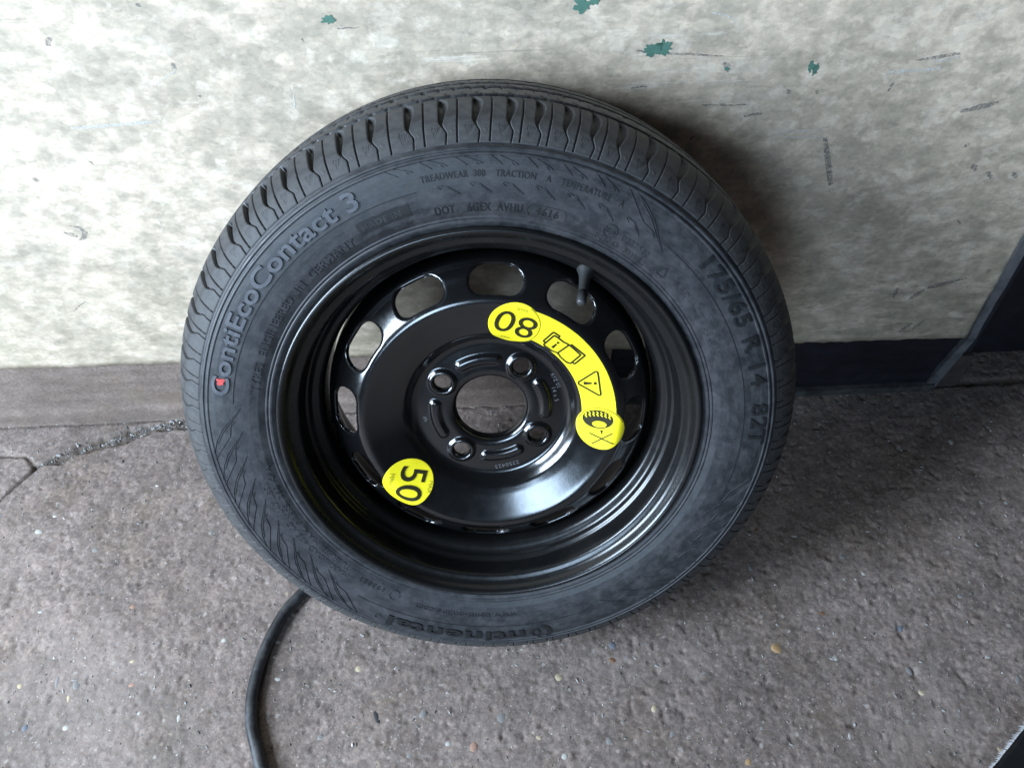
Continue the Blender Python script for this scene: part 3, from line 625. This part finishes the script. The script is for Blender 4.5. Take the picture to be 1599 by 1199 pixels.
# outlines and ridges on the sidewall
def ridge(polys, wd, h, mat, name, step=.002, peak=.45):
    V, Fq = [], []
    for P in polys:                              # P: list of (r, phi_deg)
        Q = [(r*math.sin(rad(p)), r*math.cos(rad(p))) for r, p in P]; Q = resample(Q, step) if len(Q) > 1 else Q
        T = np.gradient(Q, axis=0); T /= np.linalg.norm(T, axis=1)[:, None]; Nn = np.stack([-T[:, 1], T[:, 0]], -1); n0 = len(V)
        for i in range(len(Q)):
            e = 1 if 0 < i < len(Q)-1 else .25
            for o_, hh in ((-.5, -.0004), (-.5*peak, h*e), (.5*peak, h*e), (.5, -.0004)):
                q = Q[i]+Nn[i]*wd*o_; r = math.hypot(*q); V.append((q[0], q[1], float(swz(r))+hh))
        for i in range(len(Q)-1):
            for j in range(3): a = n0+i*4+j; Fq.append((a, a+1, a+5, a+4))
    return link(name, mesh(name, V, [f[::-1] for f in Fq]), mat, tyre, smooth=False)
def arc(r, a, b2, n=60): return [(r, a+(b2-a)*i/n) for i in range(n+1)]
def ring(cr_, cph, rr, n=26):
    cx, cy = cr_*math.sin(rad(cph)), cr_*math.cos(rad(cph)); out = []
    for i in range(n+1):
        x, y = cx+rr*math.cos(6.2832*i/n), cy+rr*math.sin(6.2832*i/n); out.append((math.hypot(x, y), math.degrees(math.atan2(x, y))))
    return out
# slanted double-line motif, repeated in three fields
def motif(p0, cutmid=False, last=False):
    l1 = [(.2248, p0), (.2425, p0-5.9), (.2492, p0-8.8), (.2545, p0-11.9)]
    l1b = [(.2262, p0+.9*0-.75), (.2425, p0-6.75), (.2495, p0-9.8)]
    l2 = [(.2303, p0-3.6), (.2347, p0-5.2), (.2361, p0-7.5), (.2548, p0-13.4)]
    l3 = [(.2347, p0-5.2), (.2318, p0-2.4), (.2290, p0-1.9)]
    return [l1, l1b, l2, l3]
fields = []
fields.append(sum([motif(-80.1-6.42*i) for i in range(9)], []))
fields.append(sum([motif(115.6+6.42*i) for i in range(7)], []))
def clip(P, lo, hi):
    Q = []
    rs = [q[0] for q in P]
    P2 = [(P[0][0]+(0), P[0][1])]
    out = []; cur = []
    fine = []
    for (r0, p0), (r1, p1) in zip(P[:-1], P[1:]):
        for t in np.linspace(0, 1, 12, endpoint=False): fine.append((r0+(r1-r0)*t, p0+(p1-p0)*t))
    fine.append(P[-1])
    for q in fine:
        if lo < q[0] < hi:
            if len(cur) > 2: out.append(cur)
            cur = []
        else: cur.append(q)
    if len(cur) > 2: out.append(cur)
    return out
top_ = []
for i in range(8):
    for P in motif(41.4-6.42*i, True):
        P = [(r-.0008, p) for r, p in P]
        top_ += clip(P, .2335, .2462) if i > 0 else [P]
fields.append(top_)
for F_ in fields: ridge(F_, .00105, .00065, M_rubber, 'moulded_ridge')['kind'] = 'stuff'
for P in (arc(.2312, -79.5, -12), arc(.2310, 41, 112), arc(.2330, 157, 218)): ridge([P], .0008, .0004, M_dark, 'moulded_line')
for P in (ring(.2159, 29.2, .0058), ring(.2146, 209.6, .0052), ring(.2468, 210.6, .0030)): ridge([P], .0009, .0006, M_rubber, 'moulded_ring', .0008)
ridge([[(.2092, 43.4), (.2178, 44.6), (.2092, 45.8), (.2092, 43.4)]], .0009, .0006, M_rubber, 'moulded_triangle', .001)
ridge([arc(.2068, 11.2, 18.3, 12)+[(.2085, 18.9), (.2125, 19.1), (.2160, 18.6)]+arc(.2172, 18.2, 11.2, 12)+[(.2160, 10.7), (.2120, 10.4), (.2080, 10.8), (.2068, 11.2)]], .0008, .0004, M_rubber, 'moulded_frame', .001)
# worn oblong plate beside the arc of small type
def swpatch(poly, h, mat, name, step=.0025):
    bm = bmesh.new(); vs = [bm.verts.new((x, y, 0)) for x, y in poly]; bm.faces.new(vs); slicebm(bm, step)
    me = bpy.data.meshes.new(name); bm.to_mesh(me); bm.free(); V = np.array([v.co for v in me.vertices])
    for v in me.vertices: v.co.z = float(swz(math.hypot(v.co.x, v.co.y)))+h
    return link(name, me, mat, tyre, smooth=False)
pl = [(r*math.sin(rad(p)), r*math.cos(rad(p))) for r, p in [(.2140, -26.5+i*1.0+random.uniform(-.2, .2)) for i in range(13)]]+[(r*math.sin(rad(p)), r*math.cos(rad(p))) for r, p in [(.2245+random.uniform(-.0008, .0008), -14.5-i*1.0) for i in range(13)]]
swpatch(pl, .0003, M_dark, 'moulded_plate')
# C of the maker's mark: fat crescent with an o inside
def crescent(cr_, cph, Ro, Ri, shift, n=40):
    cx, cy = cr_*math.sin(rad(cph)), cr_*math.cos(rad(cph)); ux, uy = math.cos(rad(cph)), -math.sin(rad(cph)); vx, vy = math.sin(rad(cph)), math.cos(rad(cph))
    f = lambda x, y: (cx+ux*x+vx*y, cy+uy*x+vy*y)
    a = [f(Ro*math.cos(t), Ro*math.sin(t)) for t in np.linspace(rad(38), rad(322), n)]
    b2 = [f(shift+Ri*math.cos(t), Ri*math.sin(t)) for t in np.linspace(rad(318), rad(42), n)]
    return a+b2
def oring(cr_, cph, rx, ry, tx, ty, x0):
    cx, cy = cr_*math.sin(rad(cph)), cr_*math.cos(rad(cph)); ux, uy = math.cos(rad(cph)), -math.sin(rad(cph)); vx, vy = math.sin(rad(cph)), math.cos(rad(cph))
    V, Fq = [], []; n = 36
    for i in range(n):
        t = 6.28318*i/n
        for k_, (sx_, sy_) in enumerate(((rx, ry), (rx-tx, ry-ty))):
            x, y = x0+sx_*math.cos(t), sy_*math.sin(t); X, Y = cx+ux*x+vx*y, cy+uy*x+vy*y; V.append((X, Y, float(swz(math.hypot(X, Y)))+.0008))
    for i in range(n): j = (i+1) % n; Fq.append((i*2, i*2+1, j*2+1, j*2))
    return link('lettering', mesh('lettering', V, Fq), M_dark, tyre, smooth=False)
swpatch(crescent(.2468, 169.6, .0094, .0066, .0022), .0008, M_dark, 'lettering')
oring(.2462, 171.4, .0052, .0056, .0023, .0016, .0)
rp = []
for i in range(16):
    t = 6.283*i/16; q = .0042*random.uniform(.55, 1.15); cx, cy = .2425*math.sin(rad(-74.3)), .2425*math.cos(rad(-74.3)); rp.append((cx+q*math.cos(t), cy+q*math.sin(t)))
swpatch(rp[::-1], .00105, M_red, 'paint_mark', .002)

# ---------------- rim barrel (closed sheet) 
IN = [(.1940, .0800), (.1951, .0822), (.1950, .0846), (.1936, .0864), (.1912, .0866), (.1890, .0852), (.1873, .0826), (.1860, .0797), (.1842, .0772), (.1818, .0757), (.1792, .0750), (.1778, .0744), (.1768, .0730), (.1763, .0700), (.1758, .062), (.1752, .0545), (.1744, .0530), (.1722, .0522), (.1712, .0510), (.1706, .0480), (.1690, .0462), (.1655, .0445), (.1632, .0432), (.1618, .0412), (.1608, .0380), (.1600, .033), (.1596, .010), (.1596, -.012), (.162, -.022), (.171, -.033), (.1735, -.060), (.177, -.071), (.186, -.077), (.192, -.0815), (.1935, -.079)]
IN = smoothp(resample(IN, .0005), 3, 2)
t2 = np.gradient(IN, axis=0); n2 = np.stack([-t2[:, 1], t2[:, 0]], -1); n2 /= np.linalg.norm(n2, axis=1)[:, None]
mid = len(IN)//2
if n2[mid, 0] < 0: n2 = -n2
OUT = IN+n2*.0026
OUT[:14, 0] = np.minimum(OUT[:14, 0], .1948)
prof = np.concatenate([IN[::2], OUT[::-1][::4]])
V, Fq = lathe(prof, 480, closed=True)
rim = wpart('rim', mesh('rim', V, Fq), M_rimpaint); rim['label'] = 'black painted steel rim with stepped inner rings'

# ---------------- pressed steel disc with vent holes, bolt holes and centre bore
DP = [(.0335, .030), (.0338, .0345), (.0350, .0380), (.0372, .0402), (.042, .0407), (.070, .0395), (.0742, .0400), (.0772, .0425), (.0805, .0465), (.0840, .0500), (.092, .0535), (.102, .0572), (.110, .0603), (.116, .0627), (.1205, .0640), (.1245, .0627), (.128, .0600), (.1325, .0564), (.1372, .0526), (.1425, .0483), (.1475, .0440), (.152, .0390), (.1555, .031), (.1575, .020), (.158, .006)]
DS = smoothp(resample(DP, .0003), 5, 2); DW = smoothp(resample(DP, .0003), 15, 2)
bw = sstep(DS[:, 0], .090, .104)[:, None]*(1-sstep(DS[:, 0], .150, .156))[:, None]; DS = DS*(1-bw)+DW*bw
dl = np.r_[0, np.cumsum(np.hypot(*np.diff(DS, axis=0).T))]
dm = np.gradient(DS, axis=0); o_ = np.argsort(DS[:, 0]); 
disc_s = lambda r: np.interp(r, DS[o_, 0], DS[o_, 1])
disc_l = lambda r: np.interp(r, DS[o_, 0], dl[o_])
ND, MD = 840, 172
q = np.linspace(0, dl[-1], MD); rr = np.interp(q, dl, DS[:, 0]); ss = np.interp(q, dl, DS[:, 1])
ph = np.linspace(0, 2*np.pi, ND, endpoint=False)
PH, RR = np.meshgrid(ph, rr, indexing='ij'); SS = np.repeat(ss[None], ND, 0); LL = np.repeat(q[None], ND, 0)
def pad(x): return (x+np.pi) % (2*np.pi)-np.pi
lc = float(disc_l(.1376)); sdf = np.full(PH.shape, 1.); grad = np.zeros(PH.shape+(2,))
dphi = None
for kq in range(12):
    c0 = rad(4.5+30*kq); tx = pad(PH-c0)*RR; ty = LL-lc
    A, Bh, rc = .0242, .0146, .0136
    qx, qy = np.abs(tx)-(A-rc), np.abs(ty)-(Bh-rc)
    d = np.hypot(np.maximum(qx, 0), np.maximum(qy, 0))+np.minimum(np.maximum(qx, qy), 0)-rc
    gx_ = np.where((qx > 0) & (qy > 0), np.maximum(qx, 0)/np.maximum(np.hypot(qx, qy), 1e-9), (qx > qy)*1.)*np.sign(tx)
    gy_ = np.where((qx > 0) & (qy > 0), np.maximum(qy, 0)/np.maximum(np.hypot(qx, qy), 1e-9), (qy >= qx)*1.)*np.sign(ty)
    m_ = d < sdf; sdf[m_] = d[m_]; grad[m_] = np.stack([gx_, gy_], -1)[m_]
vent = sdf.copy()
BOLT = [34.5+90*i for i in range(4)]; bd = np.full(PH.shape, 1.)
for b_ in BOLT:
    c0 = rad(b_); bx, by = .0540*math.sin(c0), .0540*math.cos(c0); X, Y = RR*np.sin(PH), RR*np.cos(PH)
    dx, dy = X-bx, Y-by; e = np.hypot(dx, dy); d = e-.0078; bd = np.minimum(bd, e)
    # components along tangential / radial
    gt_ = (dx*np.cos(PH)-dy*np.sin(PH))/np.maximum(e, 1e-9); gr_ = (dx*np.sin(PH)+dy*np.cos(PH))/np.maximum(e, 1e-9)
    m_ = d < sdf; sdf[m_] = d[m_]; grad[m_] = np.stack([gt_, gr_], -1)[m_]
# snap the ring of vertices just inside each hole onto its outline
inside = sdf < 0
mv_ = (inside & (sdf > -.0016)) | (~inside & (vent < .00045))
PH2 = PH.copy(); LL2 = LL.copy()
PH2[mv_] += (-sdf*grad[..., 0]/RR)[mv_]; LL2[mv_] += (-sdf*grad[..., 1])[mv_]
RR2 = np.interp(LL2, dl, DS[:, 0]); SS2 = np.interp(LL2, dl, DS[:, 1])
# relief: rolled vent edges, bolt seats, raised arcs between the bolts
X, Y = RR2*np.sin(PH2), RR2*np.cos(PH2)
bd = np.min([np.hypot(X-.054*math.sin(rad(b_)), Y-.054*math.cos(rad(b_))) for b_ in BOLT], axis=0)
SS2 = SS2+.0026*sstep(bd, .0076, .0098)*(1-sstep(bd, .0108, .0150))-.0012*(1-sstep(bd, .0076, .0090))
vd = np.maximum(vent, 0); SS2 = SS2-.0010*(1-sstep(vd, 0, .0022))
for b_ in BOLT:
    c0 = rad(b_+45); t_ = np.abs(pad(PH2-c0))*.0535-.0165; u_ = RR2-.0535; d = np.hypot(np.maximum(t_, 0), u_)
    SS2 = SS2+.0026*(1-sstep(d, .0022, .0066))
V = np.stack([RR2*np.sin(PH2), RR2*np.cos(PH2), SS2], -1).reshape(-1, 3)
Fq = gridfaces(ND, MD, True); keep = ~inside.reshape(-1)[Fq].all(1)
Fq = Fq[keep]
used = np.zeros(len(V), bool); used[Fq] = True; rem = np.cumsum(used)-1
dn = np.gradient(DS, axis=0); dn = np.stack([-dn[:, 1], dn[:, 0]], -1); dn /= np.linalg.norm(dn, axis=1)[:, None]; dn *= np.sign(dn[len(dn)//3, 1])
nr_ = np.interp(LL2, dl, dn[:, 0]); ns_ = np.interp(LL2, dl, dn[:, 1]); T_ = .0032
Rb_, Sb_ = RR2-nr_*T_, SS2-ns_*T_
VB = np.stack([Rb_*np.sin(PH2), Rb_*np.cos(PH2), Sb_], -1).reshape(-1, 3)[used]; VF = V[used]; FF = rem[Fq]; nv = len(VF)
ed = np.concatenate([FF[:, [0, 1]], FF[:, [1, 2]], FF[:, [2, 3]], FF[:, [3, 0]]]); key = np.sort(ed, 1); kk = key[:, 0]*nv+key[:, 1]
_, inv_, cnt = np.unique(kk, return_inverse=True, return_counts=True); bed = ed[cnt[inv_] == 1]
side = np.stack([bed[:, 1], bed[:, 0], bed[:, 0]+nv, bed[:, 1]+nv], -1)
disc = wpart('wheel_disc', mesh('wheel_disc', np.concatenate([VF, VB]), np.concatenate([FF, FF[:, ::-1]+nv, side])), M_paint)
disc['label'] = 'black pressed steel disc with twelve vent holes and four bolt holes'
# stamped marks on the hub face
def disc_text(s, c, dirx, hgt, mat, lift, bold=0, parent=None, name='lettering', width=None, extrude=False, spacing=1):
    me = textmesh(s, 0, bold, spacing); V = np.array([v.co for v in me.vertices]); lo, hi = V[:, :2].min(0), V[:, :2].max(0)
    sy = hgt/(hi[1]-lo[1]); sx = sy if width is None else width/(hi[0]-lo[0]); dirx = np.array(dirx)/np.hypot(*dirx); upv = np.array([-dirx[1], dirx[0]])
    bm = bmesh.new(); bm.from_mesh(me)
    for v in bm.verts: v.co = ((v.co.x-(lo[0]+hi[0])/2)*sx, (v.co.y-(lo[1]+hi[1])/2)*sy, 0)
    slicebm(bm, .0022)
    for v in bm.verts:
        p = np.array(c)+dirx*v.co.x+upv*v.co.y; v.co = (p[0], p[1], float(disc_s(np.hypot(*p)))+lift)
    bm.to_mesh(me); bm.free(); me.materials.clear(); return link(name, me, mat, parent, smooth=False)
M_stamp = plain('stamped_bare_marks', (.11, .11, .115), .35, .6, 300, .5, .3)
for s, p_, r_, h_ in (('2250423', 168, .0662, .0044), ('14 x 5', 78, .0640, .0040), ('KFZ 02', 66, .0690, .0034), ('4J0', 262, .0640, .0040)):
    c0 = rad(p_); disc_text(s, (r_*math.sin(c0), r_*math.cos(c0)), (math.cos(c0), -math.sin(c0)), h_, M_stamp, .0003, 0, disc, spacing=1.15)

# ---------------- valve
valve = bpy.data.objects.new('valve', None); COL.objects.link(valve); valve.parent = wheel
va = rad(33.0); vb = Vector((.1665*math.sin(va), .1665*math.cos(va), .0425)); vt = Vector((.1465*math.sin(rad(34.6)), .1465*math.cos(rad(34.6)), .0755))
valve.matrix_local = Matrix.Translation(OFFS+vb) @ (vt-vb).to_track_quat('Z', 'Y').to_matrix().to_4x4(); VL = (vt-vb).length
def vlathe(nm, pr, mt):
    pr = np.array(pr); n = 28; V, F2 = lathe(pr, n); return link(nm, mesh(nm, V, F2[:, ::-1]), mt, valve)
vlathe('stem', [(.0, -.004), (.0085, -.004), (.0085, .001), (.0070, .004), (.0054, .009), (.0045, .016), (.0042, .024), (.0041, VL-.012), (.0, VL-.012)], M_valve)
vlathe('cap', [(.0, VL-.0135), (.0043, VL-.0135), (.0044, VL-.004), (.0040, VL-.0012), (.0030, VL), (.0, VL+.0002)], plain('valve_cap', (.035, .035, .036), .4, .5, 100, .3, .1))

# ---------------- yellow stickers, laid over the curved disc
def sticker(sd, box, name, lift=.0004, step=.0008):
    x = np.arange(box[0], box[1], step); y = np.arange(box[2], box[3], step); X, Y = np.meshgrid(x, y, indexing='ij'); d = sd(X, Y)
    e = 1e-5; gx_ = (sd(X+e, Y)-d)/e; gy_ = (sd(X, Y+e)-d)/e
    outs = d > 0; mv_ = outs & (d < step*1.6); X = X-np.where(mv_, d*gx_, 0); Y = Y-np.where(mv_, d*gy_, 0)
    Fq = gridfaces(len(x), len(y)); Fq = Fq[~outs.reshape(-1)[Fq].all(1)]
    V = np.stack([X, Y, disc_s(np.hypot(X, Y))+lift], -1).reshape(-1, 3); used = np.zeros(len(V), bool); used[Fq] = True; rem = np.cumsum(used)-1
    o = wpart(name, mesh(name, V[used], rem[Fq]), M_yellow); s_ = o.modifiers.new('thickness', 'SOLIDIFY'); s_.thickness = .0003; s_.offset = -1; return o
C1, R1 = (.0256, .0955), .0237; C2, R2 = (.1042, -.0147), .0227; C3, R3 = (-.0842, -.0692), .0248
def sd_speed(X, Y):
    d = np.minimum(np.hypot(X-C1[0], Y-C1[1])-R1, np.hypot(X-C2[0], Y-C2[1])-R2)
    r = np.hypot(X, Y); p = np.arctan2(X, Y); band = np.maximum(np.maximum(r-.1184, .0870-r), np.maximum(rad(16)-p, p-rad(98))*.1)
    return np.minimum(d, band)
lab = sticker(sd_speed, (-.002, .132, -.042, .124), 'warning_sticker'); lab['label'] = 'curved yellow sticker with 80 and warning symbols'
lab2 = sticker(lambda X, Y: np.hypot(X-C3[0], Y-C3[1])-R3, (-.112, -.056, -.097, -.042), 'speed_sticker'); lab2['label'] = 'round yellow sticker reading MAX 50 MPH'
LF = .0009
def dtext(s, c, dx, h, parent, mat=M_ink, bold=0, width=None): return disc_text(s, c, dx, h, mat, LF, bold, parent, 'print', width)
d1 = (-.0233, .0095)
dtext('80', (.0262, .0951), d1, .0245, lab, bold=-.002, width=.0375)
dtext('MAX', (.0163, .0790), d1, .0030, lab, M_inkpale); dtext('km/h', (.0325, .1115), d1, .0036, lab, M_inkpale)
d2 = (-.0060, -.0175)
dtext('50', (-.0815, -.0708), d2, .0258, lab2, bold=.006, width=.0350)
dtext('MAX', (-.0634, -.0768), d2, .0040, lab2, M_inkpale); dtext('MPH', (-.0998, -.0615), d2, .0042, lab2, M_inkpale)
def strokes(polys, wd, parent, mat=M_ink, name='print'):
    V, Fq = [], []
    for P in polys:
        Q = resample(P, .0012); T = np.gradient(Q, axis=0); T /= np.linalg.norm(T, axis=1)[:, None]; Nn = np.stack([-T[:, 1], T[:, 0]], -1); n0 = len(V)
        for i in range(len(Q)):
            for sg in (-.5, .5): p = Q[i]+Nn[i]*wd*sg; V.append((p[0], p[1], float(disc_s(math.hypot(*p)))+LF))
        for i in range(len(Q)-1): a = n0+2*i; Fq.append((a, a+1, a+3, a+2))
    return link(name, mesh(name, V, [f[::-1] for f in Fq]), mat, parent, smooth=False)
def fill(poly, parent, mat=M_ink, lift=LF, name='print'):
    bm = bmesh.new(); bm.faces.new([bm.verts.new((x, y, 0)) for x, y in poly]); slicebm(bm, .0022); me = bpy.data.meshes.new(name)
    bmesh.ops.recalc_face_normals(bm, faces=bm.faces); bm.to_mesh(me); bm.free()
    for v in me.vertices: v.co.z = float(disc_s(math.hypot(v.co.x, v.co.y)))+lift
    return link(name, me, mat, parent, smooth=False)
def local(c, ph_deg):      # icon frame whose top points to the hub
    upv = np.array([-math.sin(rad(ph_deg)), -math.cos(rad(ph_deg))]); rx = np.array([upv[1], -upv[0]])
    return lambda pts: [tuple(np.array(c)+rx*x+upv*y) for x, y in pts]
circ = lambda cx, cy, rx, ry, a=0, b2=360, n=40: [(cx+rx*math.cos(rad(a+(b2-a)*i/n)), cy+ry*math.sin(rad(a+(b2-a)*i/n))) for i in range(n+1)]
# circle outlines printed inside the round ends
for P in (circ(C1[0], C1[1], R1-.0010, R1-.0010, -75, 50), circ(C2[0], C2[1], R2-.0010, R2-.0010, 20, 160)): strokes([P], .0005, lab)
# open book with exclamation mark
f0 = local((.0684, .0682), 40.0); f = lambda pts: f0([(x*1.18, y*.95) for x, y in pts])
strokes([f(p) for p in ([(-.0005, -.0088), (-.0130, -.0075), (-.0130, .0075), (-.0095, .0090), (-.0040, .0085), (.0005, .0065), (.0050, .0085), (.0110, .0090), (.0135, .0078), (.0135, -.0075), (.0090, -.0078), (.0045, -.0075), (-.0005, -.0088), (.0005, .0065)],
    [(-.0130, .0050), (-.0155, .0050), (-.0155, -.0100), (-.0010, -.0105)], [(.0135, .0050), (.0160, .0050), (.0160, -.0100), (.0100, -.0104), (.0100, -.0078)])], .0017, lab)
fill(f([(.0068-.0012, .0052), (.0068+.0012, .0052), (.0068+.0007, -.0010), (.0068-.0007, -.0010)]), lab); fill(f(circ(.0068, -.0032, .0012, .0012, 0, 337, 15)), lab)
# warning triangle
f1 = local((.0935, .0330), 82.0); f = lambda pts: f1([(x*1.2, y) for x, y in pts])
def rtri(): return [(0, .0105), (.0010, .0100), (.0112, -.0070), (.0108, -.0082), (.0098, -.0086), (-.0098, -.0086), (-.0108, -.0082), (-.0112, -.0070), (-.0010, .0100), (0, .0105)]
strokes([f(rtri())], .0016, lab)
fill(f([(-.0015, .0056), (.0015, .0056), (.0007, -.0018), (-.0007, -.0018)]), lab); fill(f(circ(0, -.0049, .0014, .0014, 0, 337, 15)), lab)
# tyre symbol: dark band with a light opening and zigzag tread, crossed-out valve below (as printed, hub to the left)
g0 = np.array((.1014, -.0045)); gx_ = np.array((1., .06)); gy_ = np.array((-.06, 1.))
G = lambda pts: [tuple(g0+gx_*x+gy_*y) for x, y in pts]
fill(G(circ(0, -.0010, .0140, .0098, 0, 351, 40)), lab)
fill(G(circ(.0012, -.0060, .0066, .0034, 0, 351, 30)), lab, M_yellow, LF+.0004)
zz_ = []
for i in range(7):
    x = -.0108+i*.0036; y = .0062*math.sqrt(max(0, 1-(x/.0145)**2)); zz_.append([(x-.0006, y+.0012), (x+.0010, y-.0004), (x-.0008, y-.0018), (x+.0010, y-.0036)])
strokes([G(p) for p in zz_], .0011, lab, M_yellow, 'print').location.z = .0004
strokes([G([(-.0085, -.0165), (.0135, -.0265)]), G([(-.0068, -.0275), (.0125, -.0150)])], .0011, lab)
strokes([G([(.0028, -.0125), (.0028, -.0165)]), G([(.0018, -.0140), (.0028, -.0125), (.0038, -.0140)])], .0011, lab)
strokes([G([(-.0055, -.0215), (-.003, -.0195), (.0, -.0190)]), G([(.0065, -.0200), (.0085, -.0225), (.0065, -.0235)])], .0005, lab, M_inkpale)

# faint line of small type along the inner edge of the curved sticker
tiny = []
gq = random.Random(9); p_ = 33.0
while p_ < 82:
    L_ = gq.uniform(.5, 1.6); tiny.append([(.0893*math.sin(rad(q)), .0893*math.cos(rad(q))) for q in np.linspace(p_, p_+L_, 4)]); p_ += L_+gq.uniform(.3, .8)
strokes(tiny, .0006, lab, M_inkpale)['kind'] = 'stuff'
